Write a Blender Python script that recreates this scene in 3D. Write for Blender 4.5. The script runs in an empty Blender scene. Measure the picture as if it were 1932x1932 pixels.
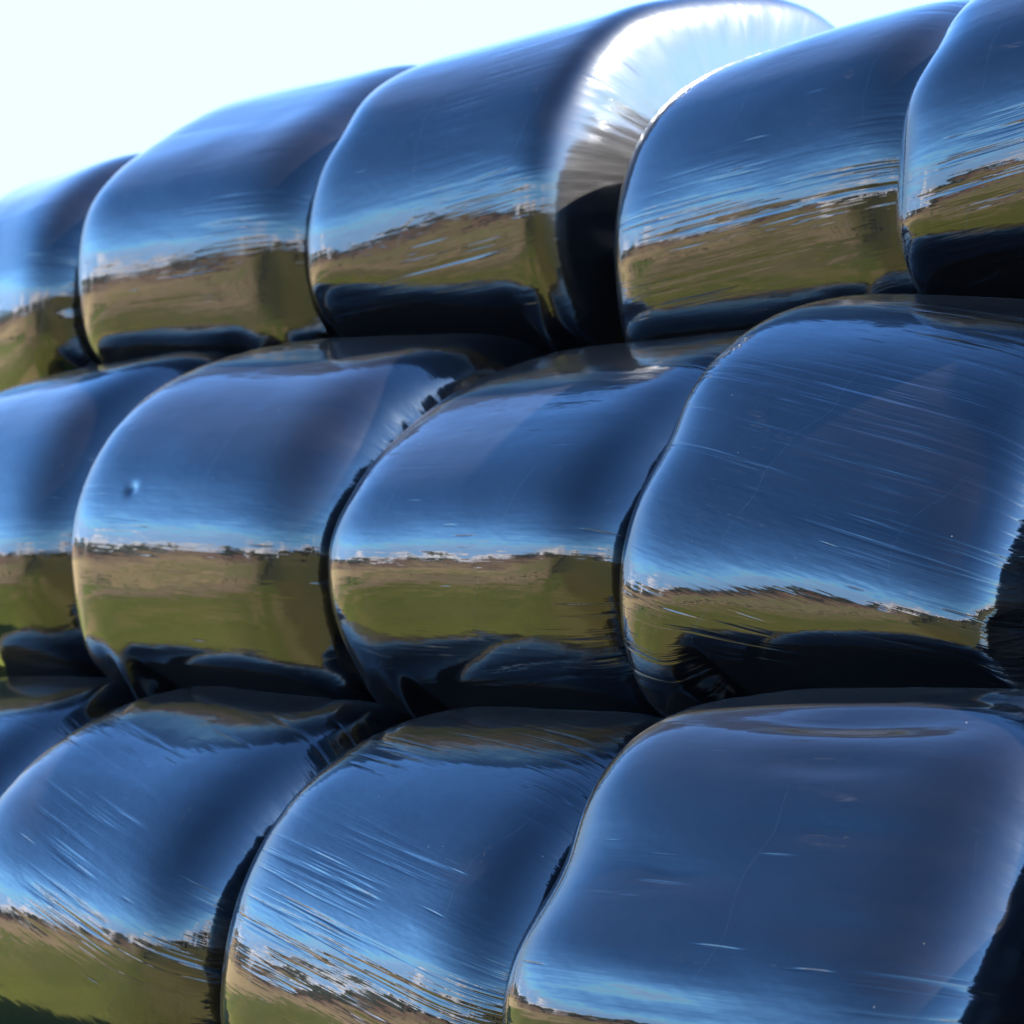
import bpy, math
import numpy as np

# ------------------------------------------------------------------ camera
R = math.radians
sc = bpy.context.scene
col = sc.collection
EYE = 1.62
cd = bpy.data.cameras.new('camera')
cam = bpy.data.objects.new('camera', cd); col.objects.link(cam)
cd.sensor_width = 36.0
cd.lens = 36.0 * 4579.0 / 1932.0
cd.clip_start = 0.05; cd.clip_end = 12000
cam.location = (0, 0, EYE)
cam.rotation_euler = (R(90) + math.atan(104 / 4579.0), 0, 0)
cd.dof.use_dof = True
cd.dof.focus_distance = 4.95
cd.dof.aperture_fstop = 4.0
sc.camera = cam

# ------------------------------------------------------------------ world
SUN_EL, SUN_ROT = R(42), R(103.5)
W = bpy.data.worlds.new("World"); sc.world = W; W.use_nodes = True
nt = W.node_tree; N = nt.nodes; Lk = nt.links
bg = N['Background']; bg.inputs[1].default_value = 0.10
sky = N.new('ShaderNodeTexSky'); sky.sky_type = 'NISHITA'; sky.sun_disc = False
sky.sun_elevation = SUN_EL; sky.sun_rotation = SUN_ROT
sky.altitude = 300; sky.air_density = 1.0; sky.dust_density = 0.35; sky.ozone_density = 2.5
gam = N.new('ShaderNodeGamma'); gam.inputs[1].default_value = 1.7
Lk.new(sky.outputs[0], gam.inputs[0])
tint = N.new('ShaderNodeMix'); tint.data_type = 'RGBA'; tint.blend_type = 'MULTIPLY'
tint.inputs[0].default_value = 1
tint.inputs[7].default_value = (0.32, 0.37, 0.335, 1)
Lk.new(gam.outputs[0], tint.inputs[6])
tc = N.new('ShaderNodeTexCoord')
sep = N.new('ShaderNodeSeparateXYZ'); Lk.new(tc.outputs['Generated'], sep.inputs[0])
def wmath(op, a, b=None, c=None):
    m = N.new('ShaderNodeMath'); m.operation = op
    for i, v in enumerate((a, b, c)):
        if v is None: continue
        if isinstance(v, (int, float)): m.inputs[i].default_value = v
        else: Lk.new(v, m.inputs[i])
    return m.outputs[0]
def wmap(v, a, b, c=0.0, d=1.0, smooth=True):
    m = N.new('ShaderNodeMapRange'); m.interpolation_type = 'SMOOTHSTEP' if smooth else 'LINEAR'
    Lk.new(v, m.inputs[0])
    for i, q in enumerate((a, b, c, d)): m.inputs[i + 1].default_value = q
    return m.outputs[0]
mp = N.new('ShaderNodeMapping'); mp.inputs['Scale'].default_value = (1, 1, 3.2)
Lk.new(tc.outputs['Generated'], mp.inputs[0])
def wnoise(scale, det, rough, off):
    m = N.new('ShaderNodeMapping'); m.inputs['Location'].default_value = off
    Lk.new(mp.outputs[0], m.inputs[0])
    n = N.new('ShaderNodeTexNoise'); n.inputs['Scale'].default_value = scale
    n.inputs['Detail'].default_value = det; n.inputs['Roughness'].default_value = rough
    Lk.new(m.outputs[0], n.inputs['Vector']); return n.outputs[0]
z = sep.outputs[2]
# a bank of low cumulus above the hills, a few puffs higher up
bank = wmath('ADD', wnoise(5.0, 6, .55, (3, 1, 0)), wmap(z, .04, .20, .21, -.22, False))
bank = wmap(bank, .50, .60)
puff = wmap(wmath('ADD', wnoise(6.5, 7, .6, (7, 4, 2)), wmap(z, .12, .5, .0, -.10, False)), .60, .72, 0, .75)
cloud = wmath('MAXIMUM', bank, puff)
shade = wmap(wnoise(9.0, 5, .6, (1, 8, 5)), .35, .65)
ccol = N.new('ShaderNodeMix'); ccol.data_type = 'RGBA'
Lk.new(shade, ccol.inputs[0])
ccol.inputs[6].default_value = (3.6, 3.7, 4.4, 1)
ccol.inputs[7].default_value = (7.5, 7.3, 7.6, 1)
cm = N.new('ShaderNodeMix'); cm.data_type = 'RGBA'
cap = N.new('ShaderNodeMix'); cap.data_type = 'RGBA'; cap.blend_type = 'DARKEN'; cap.inputs[0].default_value = 1
capc = N.new('ShaderNodeMix'); capc.data_type = 'RGBA'; Lk.new(wmap(z, .12, .42), capc.inputs[0])
low = N.new('ShaderNodeMix'); low.data_type = 'RGBA'; Lk.new(wmap(sep.outputs[0], .1, .9), low.inputs[0])
low.inputs[6].default_value = (1.9, 3.6, 6.2, 1); low.inputs[7].default_value = (5.8, 7.4, 9.2, 1)
Lk.new(low.outputs[2], capc.inputs[6]); capc.inputs[7].default_value = (10.0, 10.6, 11.5, 1)
Lk.new(capc.outputs[2], cap.inputs[7]); Lk.new(tint.outputs[2], cap.inputs[6])
# thin bright veil of high cloud low in the sky behind the stack
veil = wmath('MULTIPLY', wmap(sep.outputs[1], .25, .90), wmap(z, .20, .55, 1, 0))
vm = N.new('ShaderNodeMix'); vm.data_type = 'RGBA'; Lk.new(veil, vm.inputs[0])
Lk.new(cap.outputs[2], vm.inputs[6]); vm.inputs[7].default_value = (.69, .90, 1.25, 1)
cloud = wmath('MULTIPLY', cloud, wmath('SUBTRACT', 1, wmap(sep.outputs[1], .25, .8)))
Lk.new(cloud, cm.inputs[0]); Lk.new(vm.outputs[2], cm.inputs[6]); Lk.new(ccol.outputs[2], cm.inputs[7])
Lk.new(cm.outputs[2], bg.inputs[0])

# ------------------------------------------------------------------ sun
sd = bpy.data.lights.new('sun', 'SUN'); sd.energy = 4.0; sd.angle = R(0.5); sd.color = (1, .95, .87)
so = bpy.data.objects.new('sun', sd); col.objects.link(so)
sdir = np.array([math.cos(SUN_EL) * math.sin(SUN_ROT), math.cos(SUN_EL) * math.cos(SUN_ROT), math.sin(SUN_EL)])
from mathutils import Vector
so.rotation_euler = Vector(sdir).to_track_quat('Z', 'Y').to_euler()
so.location = (20, -3, 20)
sc.view_settings.view_transform = 'Standard'; sc.view_settings.look = 'None'
sc.view_settings.gamma = 1; sc.view_settings.exposure = 3.7
sc.render.engine = 'CYCLES'
sc.cycles.max_bounces = 8; sc.cycles.glossy_bounces = 6; sc.cycles.diffuse_bounces = 3
sc.cycles.sample_clamp_indirect = 20
sc.cycles.use_denoising = True

# ------------------------------------------------------------------ noise
def vnoise(P, seed):
    """smooth value noise, P (...,3) -> -1..1"""
    i = np.floor(P).astype(np.int64); f = P - i
    u = f * f * f * (f * (f * 6 - 15) + 10)
    def h(x, y, z):
        n = (x * 374761393 + y * 668265263 + z * 2147483647 + seed * 974634777) & 0xffffffff
        n = ((n ^ (n >> 13)) * 1274126177) & 0xffffffff
        n = ((n ^ (n >> 15)) * 2246822519) & 0xffffffff
        return ((n ^ (n >> 16)) & 0xffff) / 32767.5 - 1.0
    r = 0
    for dx in (0, 1):
        wx = u[..., 0] if dx else 1 - u[..., 0]
        for dy in (0, 1):
            wy = u[..., 1] if dy else 1 - u[..., 1]
            for dz in (0, 1):
                wz = u[..., 2] if dz else 1 - u[..., 2]
                r = r + wx * wy * wz * h(i[..., 0] + dx, i[..., 1] + dy, i[..., 2] + dz)
    return r
def sstep(x, a, b):
    t = np.clip((x - a) / (b - a), 0, 1); return t * t * (3 - 2 * t)

# ------------------------------------------------------------------ materials
class NB:
    """small node builder"""
    def __init__(s, name):
        s.m = bpy.data.materials.new(name); s.m.use_nodes = True
        s.t = s.m.node_tree; s.n = s.t.nodes; s.l = s.t.links
        s.p = s.n['Principled BSDF']; s.out = s.n['Material Output']
    def node(s, ty, **kw):
        n = s.n.new(ty)
        for k, v in kw.items(): setattr(n, k, v)
        return n
    def link(s, a, b): s.l.new(a, b)
    def math(s, op, a, b=None, c=None):
        m = s.node('ShaderNodeMath', operation=op)
        for i, v in enumerate((a, b, c)):
            if v is None: continue
            if isinstance(v, (int, float)): m.inputs[i].default_value = v
            else: s.link(v, m.inputs[i])
        return m.outputs[0]
    def remap(s, v, a, b, c=0.0, d=1.0):
        m = s.node('ShaderNodeMapRange', interpolation_type='SMOOTHSTEP')
        s.link(v, m.inputs[0])
        for i, q in enumerate((a, b, c, d)): m.inputs[i + 1].default_value = q
        return m.outputs[0]
    def noise(s, vec, scale, loc=(0, 0, 0), size=1.0, det=2.0, rough=.5, dist=0.0, rot=(0, 0, 0)):
        mp = s.node('ShaderNodeMapping'); mp.inputs['Location'].default_value = loc
        mp.inputs['Rotation'].default_value = rot
        mp.inputs['Scale'].default_value = scale; s.link(vec, mp.inputs[0])
        n = s.node('ShaderNodeTexNoise'); n.inputs['Scale'].default_value = size
        n.inputs['Detail'].default_value = det; n.inputs['Roughness'].default_value = rough
        n.inputs['Distortion'].default_value = dist
        s.link(mp.outputs[0], n.inputs['Vector']); return n.outputs[0]
    def mix(s, f, a, b):
        m = s.node('ShaderNodeMix', data_type='RGBA')
        s.link(f, m.inputs[0])
        for i, v in ((6, a), (7, b)):
            if isinstance(v, tuple): m.inputs[i].default_value = (*v, 1)
            else: s.link(v, m.inputs[i])
        return m.outputs[2]

def film_material():
    b = NB('black_stretch_film')
    uv = b.node('ShaderNodeUVMap', uv_map='film').outputs[0]      # metres on the film, x along the bale
    cap = b.node('ShaderNodeUVMap', uv_map='polar').outputs[0]    # x = turns * 10, y = mask of the gathered end
    sp = b.node('ShaderNodeSeparateXYZ'); b.link(cap, sp.inputs[0])
    capm = sp.outputs[1]
    # --- heights in metres
    at = b.node('ShaderNodeAttribute', attribute_type='OBJECT', attribute_name='stretch')
    streak_mask = b.remap(b.math('ADD', b.noise(uv, (1.6, 3.0, 1), size=1.0, det=3), b.math('MULTIPLY', at.outputs['Fac'], .17)), .58, .74)
    streaks = b.remap(b.noise(uv, (1.1, 32, 1), size=1.0, det=3, rough=.55, loc=(5, 3, 0)), .46, .74)
    streak_h = b.math('MULTIPLY', b.math('MULTIPLY', streaks, streak_mask), b.math('MULTIPLY_ADD', at.outputs['Fac'], .0011, .0012))
    fine = b.math('MULTIPLY', b.noise(uv, (3.0, 95, 1), size=1.0, det=2, loc=(9, 1, 0)), .00028)
    # sharp single stretch marks
    mk = b.noise(uv, (4.5, 70, 1), size=1.0, det=1, loc=(2, 17, 0))
    marks = b.math('MULTIPLY', b.remap(mk, .71, .86), .0011)
    # edges of overlapping film turns
    su = b.node('ShaderNodeSeparateXYZ'); b.link(uv, su.inputs[0])
    lay = b.math('MULTIPLY', b.noise(uv, (1.3, 2.6, 1), size=1.0, det=2, loc=(1, 7, 0)), .5)
    lay = b.math('ADD', lay, b.math('MULTIPLY_ADD', su.outputs[0], 2.3, b.math('MULTIPLY', su.outputs[1], .35)))
    layst = b.math('MULTIPLY', b.math('FRACT', lay), .00012)
    peel = b.math('MULTIPLY', b.noise(uv, (38, 46, 1), size=1.0, det=2), .00009)
    dents = b.math('MULTIPLY', b.noise(uv, (5, 12, 1), size=1.0, det=3, loc=(4, 4, 0)), .0022)
    # gathers running to the middle of the ends
    g = b.noise(cap, (9.0, 1.6, 1), size=1.0, det=3, rough=.6)
    g2 = b.noise(cap, (34.0, 2.6, 1), size=1.0, det=2, rough=.6, loc=(3, 0, 0))
    gat = b.node('ShaderNodeAttribute', attribute_type='OBJECT', attribute_name='gathering')
    gath = b.math('MULTIPLY', b.math('ADD', b.math('MULTIPLY', g, .0034), b.math('MULTIPLY', g2, .0017)), b.math('MULTIPLY', b.remap(capm, .15, .85), gat.outputs['Fac']))
    h = streak_h
    for q in (fine, marks, layst, peel, dents, gath): h = b.math('ADD', h, q)
    bump = b.node('ShaderNodeBump'); bump.inputs['Strength'].default_value = 1
    bump.inputs['Distance'].default_value = 1.0
    b.link(h, bump.inputs['Height'])
    b.link(bump.outputs[0], b.p.inputs['Normal']); b.link(bump.outputs[0], b.p.inputs['Coat Normal'])
    # --- colour: black film, pale dust specks and thin dirt
    vor = b.node('ShaderNodeTexVoronoi'); vor.inputs['Scale'].default_value = 24
    b.link(uv, vor.inputs['Vector'])
    sc2 = b.node('ShaderNodeSeparateXYZ'); b.link(vor.outputs['Color'], sc2.inputs[0])
    rad = b.math('MULTIPLY', b.remap(sc2.outputs[0], .62, 1.0), .05)
    speck = b.math('LESS_THAN', vor.outputs['Distance'], rad)
    dust = b.remap(b.noise(uv, (2.0, 5.0, 1), size=1.0, det=6, rough=.65, loc=(8, 8, 0)), .35, .75)
    c = b.mix(dust, (.0010, .0009, .0014), (.0026, .0022, .0025))
    c = b.mix(speck, c, (.09, .08, .065))
    b.link(c, b.p.inputs['Base Color'])
    b.p.inputs['IOR'].default_value = 1.45
    endm = b.remap(capm, .25, .95)
    b.link(b.math('MULTIPLY_ADD', endm, .05, .06), b.p.inputs['Specular IOR Level'])
    b.link(b.math('ADD', b.math('MULTIPLY_ADD', endm, .20, .34), b.math('MULTIPLY', dust, .12)), b.p.inputs['Roughness'])
    b.p.inputs['Sheen Weight'].default_value = .014; b.p.inputs['Sheen Roughness'].default_value = .4
    b.p.inputs['Sheen Tint'].default_value = (.85, .85, .92, 1)
    b.p.inputs['Coat Weight'].default_value = 1.0
    b.p.inputs['Coat IOR'].default_value = 1.56
    cr = b.node('ShaderNodeMath', operation='ADD')
    b.link(b.remap(b.noise(uv, (2.4, 7, 1), size=1.0, det=4, loc=(6, 2, 0)), .45, .75, .035, .10), cr.inputs[0]); b.link(b.math('MULTIPLY', endm, .16), cr.inputs[1]); b.link(cr.outputs[0], b.p.inputs['Coat Roughness'])
    return b.m
FILM = film_material()

# ------------------------------------------------------------------ the bales
PHI = R(47)
AX = np.array([math.cos(PHI), -math.sin(PHI)])      # along the row, towards the right and nearer
NN = np.array([math.sin(PHI), math.cos(PHI)])       # to the back of the stack
# s0, length, depth t, centre height, half width, half height, ten section harmonics, tilt in depth, tilt in height
FIT = {
    'b4': [-3.606, 1.163, 5.168, 2.525, 0.748, 0.645, 0.017, 0.011, -0.003, 0.003, -0.005, -0.006, 0.007, 0.004, -0.004, 0.001, -0.011, 0.03],
    'b3': [-4.755, 1.149, 5.29, 2.492, 0.66, 0.648, 0.038, 0.026, 0.001, 0.013, -0.026, -0.009, 0.016, -0.005, 0.013, -0.006, -0.017, 0.053],
    'b2': [-6.021, 1.177, 5.404, 2.704, 0.807, 0.661, -0.023, 0.097, -0.018, 0.025, -0.029, -0.007, -0.011, -0.009, -0.001, 0.0, 0.057, 0.035],
    'b1': [-7.246, 1.245, 5.263, 2.617, 0.686, 0.666, -0.014, 0.027, -0.011, -0.009, 0.005, -0.015, 0.009, 0.014, -0.003, -0.001, 0.066, 0.011],
    'b0': [-8.421, 1.169, 5.262, 2.569, 0.647, 0.6, -0.002, 0.013, 0.0, -0.003, -0.002, 0.001, 0.001, -0.001, -0.003, -0.002, -0.037, 0.016],
    'c3': [-3.917, 1.179, 4.546, 1.587, 0.743, 0.635, 0.008, 0.051, 0.002, -0.025, 0.001, 0.008, -0.0, 0.004, 0.008, 0.007, -0.005, -0.054],
    'c2': [-5.029, 1.125, 4.613, 1.579, 0.699, 0.642, 0.012, 0.045, -0.022, -0.004, 0.001, -0.024, 0.01, 0.008, 0.017, -0.007, 0.013, 0.006],
    'c1': [-6.244, 1.236, 4.657, 1.593, 0.784, 0.679, -0.033, 0.027, -0.005, -0.01, -0.009, -0.019, 0.014, 0.01, 0.013, -0.001, 0.048, -0.015],
    'c0': [-7.447, 1.208, 4.684, 1.653, 0.744, 0.659, 0.004, 0.005, -0.007, -0.006, 0.006, 0.001, 0.0, -0.002, 0.004, 0.007, 0.02, 0.034],
    'd3': [-3.639, 1.217, 3.963, 0.712, 0.718, 0.655, -0.011, -0.007, -0.009, 0.006, 0.008, -0.016, -0.002, 0.005, 0.039, 0.008, 0.024, 0.018],
    'd2': [-4.734, 1.094, 3.999, 0.63, 0.694, 0.647, -0.005, 0.029, -0.016, 0.011, -0.004, -0.003, -0.001, -0.009, -0.002, -0.001, -0.023, 0.001],
    'd1': [-5.899, 1.179, 4.052, 0.629, 0.729, 0.643, -0.0, 0.003, -0.009, -0.001, 0.002, -0.011, 0.006, 0.003, 0.002, -0.001, 0.025, -0.014],
    'd0': [-7.083, 1.185, 4.069, 0.641, 0.7, 0.635, 0.001, 0.023, -0.013, 0.001, -0.001, -0.007, 0.003, -0.002, 0.002, -0.001, 0.006, 0.023],
}

CONTACT = []   # (row, s range, t, z, radius) of every bale
ROWS = {'d': 0, 'c': 1, 'b': 2}

def profile(n, pe, qe):
    # the left end is rounder, the right end slopes off over a longer shoulder
    v = np.concatenate([-1 + .12 * np.linspace(0, 1, 1500) ** 3, np.linspace(-.879, .879, 300), 1 - .12 * np.linspace(1, 0, 1500) ** 3])
    r = np.where(v < 0, np.maximum(1 - np.abs(v) ** 7, 0) ** (1 / 2.6), np.maximum(1 - np.abs(v) ** pe, 0) ** (1 / qe))
    x = v * .6; y = r * .66
    s = np.concatenate([[0], np.cumsum(np.hypot(np.diff(x), np.diff(y)))])
    k = np.interp(np.linspace(0, s[-1], n), s, np.arange(len(v)))
    return np.interp(k, np.arange(len(v)), v), np.interp(k, np.arange(len(v)), r), np.linspace(0, s[-1], n) - s[-1] / 2

NT, NV = 480, 190
def bale_mesh(key, p, seed, kinks=()):
    s0, L, t0, zc, Rh, Rv = p[:6]; hm = p[6:16]; tt, tz = p[16:18]
    v, r, arc = profile(NV, *((16, 5) if key == 'b2' else (6.5, 3.2)))
    th = np.linspace(0, 2 * np.pi, NT, endpoint=False) - np.pi / 2    # the seam of the map lies at the bottom
    sec = np.ones_like(th)
    for k in range(5): sec = sec + hm[2 * k] * np.cos((k + 2) * th) + hm[2 * k + 1] * np.sin((k + 2) * th)
    V_, T_ = v[:, None], th[None]
    x = L * V_ / 2 + 0 * T_
    y = tt * V_ + r[:, None] * Rh * (sec * np.cos(th))[None]
    z = zc + tz * V_ + r[:, None] * Rv * (sec * np.sin(th))[None]
    P = np.stack([x, y, z], -1)
    # local dents and bulges: (v, theta deg, depth m, size v, size deg)
    radial = np.stack([0 * x, np.cos(T_) + 0 * x, np.sin(T_) + 0 * x], -1)
    axial = np.stack([np.sign(V_) + 0 * x, 0 * x, 0 * x], -1)
    side = sstep(r, .80, .99)[:, None]
    nrm = radial * side[..., None] + axial * (1 - side[..., None])
    Q = P + np.array([seed * 13.7, seed * 3.1, 0])
    d = .013 * vnoise(Q * np.array([1.5, 1.9, 1.9]), seed) + .0032 * vnoise(Q * np.array([3.4, 5.2, 5.2]), seed + 5) \
        + .0010 * vnoise(Q * np.array([3.0, 15, 15]), seed + 9)
    d = d + .0075 * sstep(-np.sin(T_), .12, .55) * vnoise(Q * np.array([3.2, 8.0, 8.0]), seed + 12)     # sagging, loosely wrapped belly
    # gathered film towards both ends
    rimm = (1 - sstep(r, .30, .35)) * 0 + sstep(np.abs(v), .80, .97)
    C = np.stack([np.cos(T_) * 1 + 0 * x, np.sin(T_) + 0 * x, V_ * 1.2 + 0 * x], -1)
    C1 = C * np.array([11., 11., 1.3]) + seed; C2 = C * np.array([24., 24., 1.6]) + seed * 2
    d = d + (.3 if key == 'b2' else 1.0) * rimm[:, None] * (.0050 * vnoise(C1, seed + 20) + .0024 * vnoise(C2, seed + 21)) * sstep(r, .1, .5)[:, None]
    for kv, kt, dep, sv, st in kinks:
        dt = (np.degrees(T_) - kt + 180) % 360 - 180
        d = d + dep * np.exp(-((V_ - kv) / sv) ** 2 - (dt / st) ** 2)
    P = P + nrm * d[..., None]
    # where bales of neighbouring rows press on each other both go flat
    row = ROWS.get(key[0], None)
    for k2, q in FIT.items():
        if key[0] == k2[0] or key[0] not in ROWS or abs(ROWS[key[0]] - ROWS[k2[0]]) != 1: continue
        a0, a1 = q[0], q[0] + q[1]
        if a1 < s0 or a0 > s0 + L: continue
        dv = np.array([q[2] - t0, q[3] - zc]); D = np.hypot(*dv); dv = dv / D
        ra = .5 * (Rh + Rv); rb = .5 * (q[4] + q[5])
        h = D * ra / (ra + rb) + (.045 if ROWS[key[0]] < ROWS[k2[0]] else -.012)   # the upper bale gives way more
        sw = P[..., 0] + s0 + L / 2
        wgt = sstep(sw, a0 - .02, a0 + .10) * (1 - sstep(sw, a1 - .10, a1 + .02))
        pen = P[..., 1] * dv[0] + (P[..., 2] - zc) * dv[1] - h
        soft = .02
        push = soft * np.logaddexp(0, pen / soft) * wgt
        push = push * sstep(pen, -.12, -.02)
        P[..., 1] -= push * dv[0]; P[..., 2] -= push * dv[1]
    if key[0] == 'd':      # the lowest row stands on the ground and is flat below
        zz = P[..., 2]; P[..., 2] = np.where(zz < .12, .0 + .035 * np.logaddexp(0, (zz - .0) / .035), zz)
    base = 0.0 if key[0] == 'd' else P[..., 2].min()
    P[..., 2] -= base
    # --- mesh
    verts = P[1:-1].reshape(-1, 3)
    ends = np.array([P[0].mean(0), P[-1].mean(0)])
    nr = NV - 2
    i = np.arange(nr - 1)[:, None]; j = np.arange(NT)[None]; j2 = (j + 1) % NT
    quads = np.stack([i * NT + j, (i + 1) * NT + j, (i + 1) * NT + j2, i * NT + j2], -1).reshape(-1, 4)
    n0 = nr * NT
    jj = np.arange(NT); jn = (jj + 1) % NT
    tri0 = np.stack([np.full(NT, n0), jj, jn], -1)
    tri1 = np.stack([np.full(NT, n0 + 1), (nr - 1) * NT + jn, (nr - 1) * NT + jj], -1)
    me = bpy.data.meshes.new('silage_bale')
    me.from_pydata(np.vstack([verts, ends]).tolist(), [], quads.tolist() + tri0.tolist() + tri1.tolist())
    # --- maps
    ang = R({'c3': -10, 'd1': -15, 'd2': -10, 'c1': -2, 'c2': -2, 'b2': 3, 'b4': 4}.get(key, 0))
    um = np.repeat(((th + np.pi / 2) * .66)[None], nr, 0); vm = np.repeat(arc[1:-1][:, None], NT, 1)
    pu = np.repeat(((th + np.pi / 2) / (2 * np.pi) * 10)[None], nr, 0) + seed * 3.3
    pm = np.repeat((sstep(np.abs(v), .79, .99))[1:-1][:, None], NT, 1)
    def uvs(u_, v_, e0, e1, wrap, rot):
        u_, v_ = u_.reshape(-1), v_.reshape(-1)
        fq = quads.reshape(-1)
        uu = u_[fq].reshape(-1, 4).copy(); vv = v_[fq].reshape(-1, 4)
        last = (np.tile(np.arange(NT), nr - 1) == NT - 1)
        uu[last, 2:] += wrap
        c0 = np.stack([u_[jj], u_[jj], u_[jj] + wrap / NT], -1); c1 = np.stack([u_[jj], u_[jj] + wrap / NT, u_[jj]], -1)
        w0 = np.stack([np.full(NT, e0), v_[jj], v_[jj]], -1)
        k = (nr - 1) * NT
        w1 = np.stack([np.full(NT, e1), v_[k + jj], v_[k + jj]], -1)
        U = np.concatenate([uu.reshape(-1), c0.reshape(-1), c1.reshape(-1)])
        Vv = np.concatenate([vv.reshape(-1), w0.reshape(-1), w1.reshape(-1)])
        if rot is not None:
            ca, sa = math.cos(rot), math.sin(rot)
            X = Vv * ca - U * sa + seed * 7.3; Y = Vv * sa + U * ca + seed * 4.1
            return np.stack([X, Y], -1)
        return np.stack([U, Vv], -1)
    l1 = me.uv_layers.new(name='film')
    l1.data.foreach_set('uv', uvs(um, vm, arc[0], arc[-1], 2 * np.pi * .66, ang).astype(np.float32).ravel())
    l2 = me.uv_layers.new(name='polar')
    l2.data.foreach_set('uv', uvs(pu, pm, 1.0, 1.0, 10.0, None).astype(np.float32).ravel())
    me.polygons.foreach_set('use_smooth', np.ones(len(me.polygons), bool))
    me.materials.append(FILM); me.update()
    ob = bpy.data.objects.new('silage_bale', me); col.objects.link(ob)
    cxy = (s0 + L / 2) * AX + t0 * NN
    ob.location = (cxy[0], cxy[1], base)
    ob.rotation_euler = (0, 0, -PHI)
    ob['category'] = 'silage bale'
    return ob

LABELS = {
 'b0': 'glossy black top row bale cut off by the left picture edge',
 'b1': 'black wrapped bale second from the left in the top row, against the pale sky',
 'b2': 'large top row bale with its gathered right end lit white by the sun',
 'b3': 'top row bale right of the sunlit bale end, with a dark gap on its left',
 'b4': 'black bale at the right end of the top row, dented on its left',
 'c0': 'black bale cut by the left picture edge in the middle row',
 'c1': 'middle row bale with a small poked dent, second from the left',
 'c2': 'middle row bale whose top lies under the dark gap in the top row',
 'c3': 'biggest bale of the middle row, with slanting stretch marks across its wrap',
 'd0': 'bottom row bale mostly cut off by the left picture edge',
 'd1': 'bottom row bale at the left with a field mirrored low on its wrap',
 'd2': 'bottom row bale in the middle, between the left bale and the sharp near bale',
 'd3': 'nearest bale, sharp and dusty with a raised crease on top, bottom right',
 'c4': 'unseen middle row bale just past the right edge, beside the biggest bale',
 'd4': 'unseen bottom row bale just past the right edge, behind the nearest bale',
 'b5': 'unseen extra bale at the end of the top row, beyond the right edge',
}
KINKS = {}
def extra(src, s0, **kw):
    q = list(FIT[src]); q[0] = s0
    for k, v_ in kw.items(): q[{'t': 2, 'z': 3, 'L': 1, 'Rh': 4, 'Rv': 5}[k]] = v_
    return q
for k_, dl in (('c0', .02), ('c1', .02), ('c2', .08), ('c3', .02), ('d0', .02), ('d1', .03), ('d3', .03), ('d2', .11), ('b1', .07), ('b3', .12)): FIT[k_][1] += dl; FIT[k_][0] += 0
for k_, dz in (('d3', .022), ('d2', .012), ('c1', .02), ('c2', .012), ('c3', .008), ('b3', -.006)): FIT[k_][3] += dz
FIT['c4'] = extra('c2', -2.53)  # unseen extra bales past the right edge; they keep the row ends shaded
FIT['d4'] = extra('d3', -2.37)
FIT['b5'] = extra('b1', -2.40)
KINKS = {
 'b2': [(-.9, 150, -.03, .25, 10), (.1, 197, -.022, 1.0, 17)],
 'b3': [(.1, 197, -.016, 1.0, 16)],
 'c1': [(-.29, 160, -.008, .03, 1.5)],
 'd3': [(-.95, 150, -.028, .5, 12), (.1, 119, -.012, .35, 2.6), (.15, 113, .010, .4, 2.2), (.5, 104, .012, .3, 4), (-.2, 151, -.005, .22, 3), (.32, 141, -.004, .3, 2.4), (-.45, 166, .004, .3, 4),
        (.15, 129, -.006, .25, 2.4), (.5, 158, -.004, .2, 3), (-.1, 172, -.003, .35, 2)],
 'b4': [(-.9, 148, -.03, .3, 10), (-.9, 188, .018, .3, 8)],
 'c2': [(-.9, 160, -.012, .25, 8), (-.9, 205, -.012, .25, 6), (.1, 196, -.010, 1.0, 15)],
 'b1': [(-.9, 215, -.015, .2, 6)],
 'c3': [(-.95, 150, -.018, .4, 11), (.15, 203, -.052, .95, 24)],
}
for i, (k, p) in enumerate(FIT.items()):
    o = bale_mesh(k, p, i + 3, KINKS.get(k, ()))
    o['label'] = LABELS[k]
    o['gathering'] = .16 if k == 'b2' else 1.0
    o['stretch'] = {'c3': 1.0, 'd1': .75, 'd2': .8, 'b3': .6, 'c2': .35, 'b2': .45, 'b1': .4, 'b4': .4, 'd3': .42}.get(k, .25)
    o['group'] = {'b': 'bales of the top row', 'c': 'bales of the middle row', 'd': 'bales of the bottom row'}[k[0]]

# ------------------------------------------------------------------ land
SC = np.array([-0.5, 6.0])     # about the middle of the stack
def height(x, y):
    dx, dy = x - 0.0, y - 4.0
    d = np.hypot(dx, dy); az = np.degrees(np.arctan2(dy, dx))          # 180 = left, -90 = behind the camera
    def near(a, c, w): q = np.abs((a - c + 180) % 360 - 180); return 1 - sstep(q, w * .5, w)
    val = near(az, 155, 72)                                            # the valley on the left
    down = -.19 * np.clip(d - 8, 0, None) * (1 - sstep(d, 120, 230)) - .19 * 165 * sstep(d, 120, 230)
    up = 46 * sstep(d, 230, 560) + 12 * sstep(d, 700, 1700)
    n = vnoise(np.stack([x / 260, y / 260, 0 * x], -1), 4) * 9 * sstep(d, 150, 700) + vnoise(np.stack([x / 60, y / 60, 0 * x], -1), 6) * 1.4 * sstep(d, 60, 300)
    rear = near(az, -95, 85)
    rise = 11 * sstep(d, 25, 260) * rear * (1 - val)
    return (down + up) * val + rise + n * sstep(d, 20, 200)
na, nr_ = 360, 150
rad = np.concatenate([[0], np.geomspace(1.2, 9000, nr_)])
A = np.linspace(0, 2 * np.pi, na, endpoint=False)
X = rad[1:, None] * np.cos(A)[None]; Y = rad[1:, None] * np.sin(A)[None] + 4.0
Z = height(X, Y)
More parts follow.
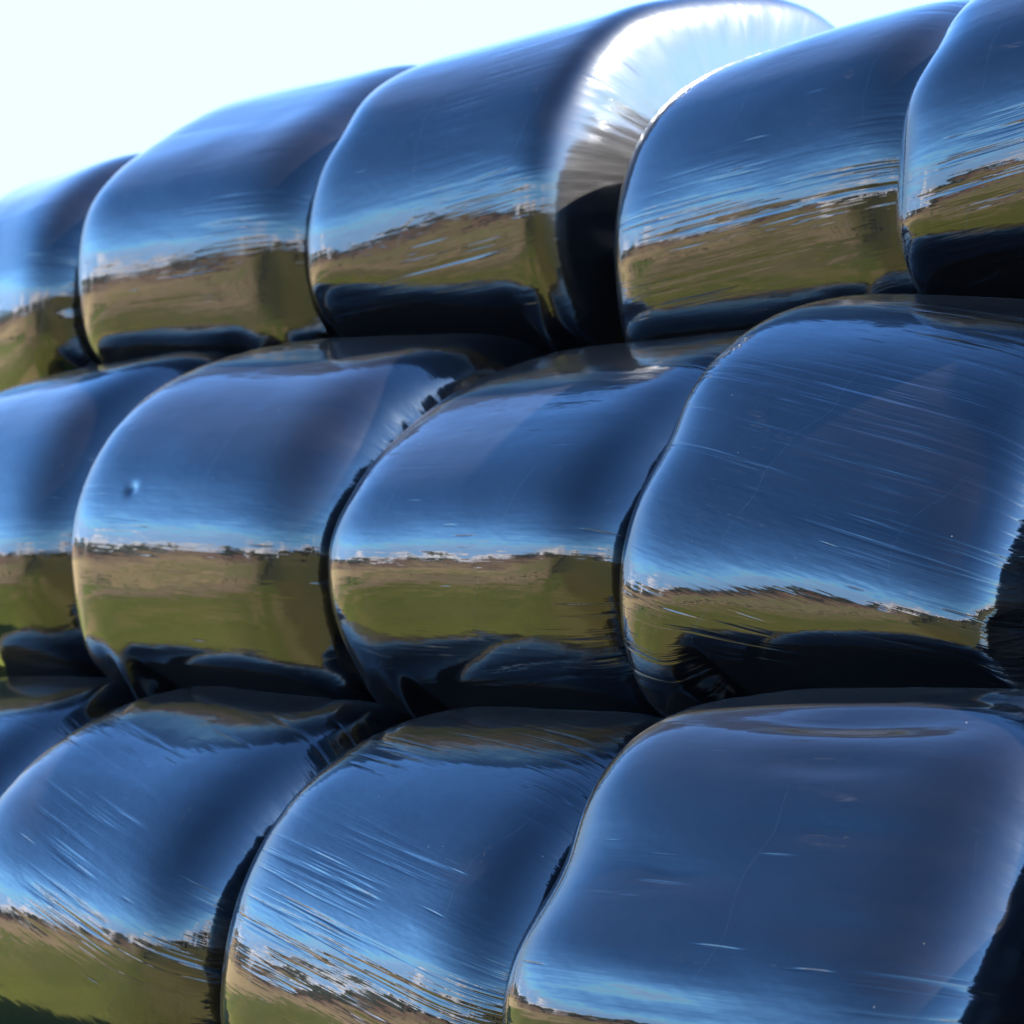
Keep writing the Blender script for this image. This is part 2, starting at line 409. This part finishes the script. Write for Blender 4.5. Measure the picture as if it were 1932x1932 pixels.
Z = np.where(rad[1:, None] < 12, np.minimum(Z, 0) * sstep(rad[1:, None], 8, 12), Z)
vs = np.concatenate([[[0, 4.0, 0]], np.stack([X, Y, Z], -1).reshape(-1, 3)])
i = np.arange(nr_ - 1)[:, None]; j = np.arange(na)[None]; j2 = (j + 1) % na
qd = (1 + np.stack([i * na + j, (i + 1) * na + j, (i + 1) * na + j2, i * na + j2], -1)).reshape(-1, 4)
tr = np.stack([np.zeros(na, int), 1 + np.arange(na), 1 + (np.arange(na) + 1) % na], -1)
me = bpy.data.meshes.new('ground'); me.from_pydata(vs.tolist(), [], qd.tolist() + tr.tolist())
me.polygons.foreach_set('use_smooth', np.ones(len(me.polygons), bool))
ground = bpy.data.objects.new('ground', me); col.objects.link(ground); ground['kind'] = 'structure'
b = NB('pasture_and_moor')
geo = b.node('ShaderNodeNewGeometry').outputs['Position']
gs = b.node('ShaderNodeSeparateXYZ'); b.link(geo, gs.inputs[0])
hgt = gs.outputs[2]
ln = b.node('ShaderNodeVectorMath', operation='LENGTH'); b.link(geo, ln.inputs[0]); dist = ln.outputs['Value']
n1 = b.noise(geo, (.9, .9, .9), det=5, rough=.6)
n2 = b.noise(geo, (.012, .012, .0), det=4, rough=.55)
n3 = b.noise(geo, (6, 6, 6), det=4, rough=.7)
n4 = b.noise(geo, (.05, .05, .0), det=4, rough=.6, loc=(4, 9, 0))
grass = b.mix(b.remap(n1, .3, .7), (.066, .080, .010), (.112, .118, .017))
grass = b.mix(b.remap(n4, .46, .66), grass, (.17, .125, .05))
n5 = b.noise(geo, (.28, .28, .0), det=5, rough=.62, loc=(2, 5, 0))
grass = b.mix(b.remap(n5, .50, .60, 0, .8), grass, (.19, .135, .055))
vor = b.node('ShaderNodeTexVoronoi'); mpv = b.node('ShaderNodeMapping'); mpv.inputs['Scale'].default_value = (.0105, .0075, 0)
b.link(geo, mpv.inputs[0]); b.link(mpv.outputs[0], vor.inputs['Vector']); vor.inputs['Scale'].default_value = 1
vs_ = b.node('ShaderNodeSeparateXYZ'); b.link(vor.outputs['Color'], vs_.inputs[0])
field = b.mix(b.remap(vs_.outputs[0], .35, .6), (.26, .185, .09), (.085, .105, .020))
field = b.mix(b.remap(n2, .42, .62), field, (.19, .135, .075))
moor = b.mix(b.remap(n2, .4, .6), (.12, .062, .040), (.15, .105, .06))
far = b.mix(b.remap(b.math('ADD', hgt, b.math('MULTIPLY', n2, 14)), -8, 12), field, moor)
rg = b.node('ShaderNodeMath', operation='MULTIPLY_ADD'); b.link(gs.outputs[1], rg.inputs[0]); rg.inputs[1].default_value = -.95
b.link(b.math('MULTIPLY_ADD', gs.outputs[0], .3, 3.8), rg.inputs[2])
rear_m = b.remap(b.math('ADD', b.math('DIVIDE', rg.outputs[0], b.math('ADD', dist, 1.0)), b.math('MULTIPLY', n4, .5)), .17, .40)
rough_grass = b.mix(b.remap(n4, .35, .65), (.060, .058, .010), (.105, .080, .018))
gc = b.mix(b.remap(dist, 60, 190), grass, far)
gc = b.mix(rear_m, gc, rough_grass)
b.link(gc, b.p.inputs['Base Color']); b.p.inputs['Roughness'].default_value = .95
b.p.inputs['Specular IOR Level'].default_value = .15
bp = b.node('ShaderNodeBump'); bp.inputs['Distance'].default_value = .05; b.link(n3, bp.inputs['Height']); b.link(bp.outputs[0], b.p.inputs['Normal'])
me.materials.append(b.m)

# ------------------------------------------------------------------ far woods and hedges, seen mirrored in the film
rng = np.random.default_rng(5)
lb = NB('wood_foliage')
gp = lb.node('ShaderNodeNewGeometry').outputs['Position']
ln1 = lb.noise(gp, (.5, .5, .5), det=3)
lb.link(lb.mix(lb.remap(ln1, .3, .7), (.022, .032, .012), (.060, .062, .022)), lb.p.inputs['Base Color'])
lb.p.inputs['Roughness'].default_value = .8
tm = NB('wood_bark'); tm.p.inputs['Base Color'].default_value = (.06, .045, .03, 1); tm.p.inputs['Roughness'].default_value = .9
def wood(name, spots, label_mat):
    V, F, mi = [], [], []
    for (x, y, h, w) in spots:
        z0 = float(height(np.array([x]), np.array([y]))[0]) - .3
        k = len(V); tw = .035 * h
        for zz, ww in ((0, tw), (h * .6, tw * .4)):
            for a in range(5): V.append((x + ww * math.cos(a * 1.2566), y + ww * math.sin(a * 1.2566), z0 + zz))
        for a in range(5): F.append((k + a, k + (a + 1) % 5, k + 5 + (a + 1) % 5, k + 5 + a)); mi.append(1)
        nl = 90
        u = rng.normal(size=(nl, 3)); u /= np.linalg.norm(u, axis=1)[:, None]
        u *= (rng.random(nl) ** .4)[:, None]
        lump = 1 + .35 * rng.random(nl)
        for q, lm in zip(u, lump):
            c = np.array([x, y, z0 + h * .58]) + q * np.array([w, w, h * .42]) * lm
            e1 = rng.normal(size=3); e1 /= np.linalg.norm(e1); e2 = np.cross(e1, rng.normal(size=3)); e2 /= np.linalg.norm(e2)
            s_ = h * (.05 + .07 * rng.random())
            k = len(V)
            for a_, b_ in ((-1, -.6), (1, -1), (.7, 1), (-.8, .8)): V.append(tuple(c + s_ * (a_ * e1 + b_ * e2)))
            F.append((k, k + 1, k + 2, k + 3)); mi.append(0)
    m = bpy.data.meshes.new(name); m.from_pydata(V, [], F)
    m.materials.append(lb.m); m.materials.append(tm.m); m.polygons.foreach_set('material_index', mi); m.update()
    o = bpy.data.objects.new(name, m); col.objects.link(o)
    o['kind'] = 'stuff'; return o
def ring(az0, az1, d0, d1, n, h0, h1, clump=0):
    out = []
    cent = rng.uniform(az0, az1, max(clump, 1))
    for _ in range(n):
        az = rng.uniform(az0, az1) if not clump else cent[rng.integers(clump)] + rng.normal() * 2.0
        d = rng.uniform(d0, d1); h = rng.uniform(h0, h1)
        a = math.radians(az); out.append((d * math.cos(a), 4 + d * math.sin(a), h, h * rng.uniform(.35, .6)))
    return out
w1 = wood('far_woodland', ring(120, 215, 470, 620, 420, 11, 27, clump=24), None)
w1['label'] = 'dark wood along the skyline of the far hill'; w1['category'] = 'woodland'
w2 = wood('hedgerow', ring(200, 300, 150, 185, 150, 4, 9) + ring(255, 340, 60, 66, 60, 1.5, 3.2) + ring(130, 200, 250, 262, 60, 3, 6) + ring(110, 190, 380, 390, 60, 3, 6), None)
w2['label'] = 'bushy hedgerow at the edge of the pasture'; w2['category'] = 'hedge'
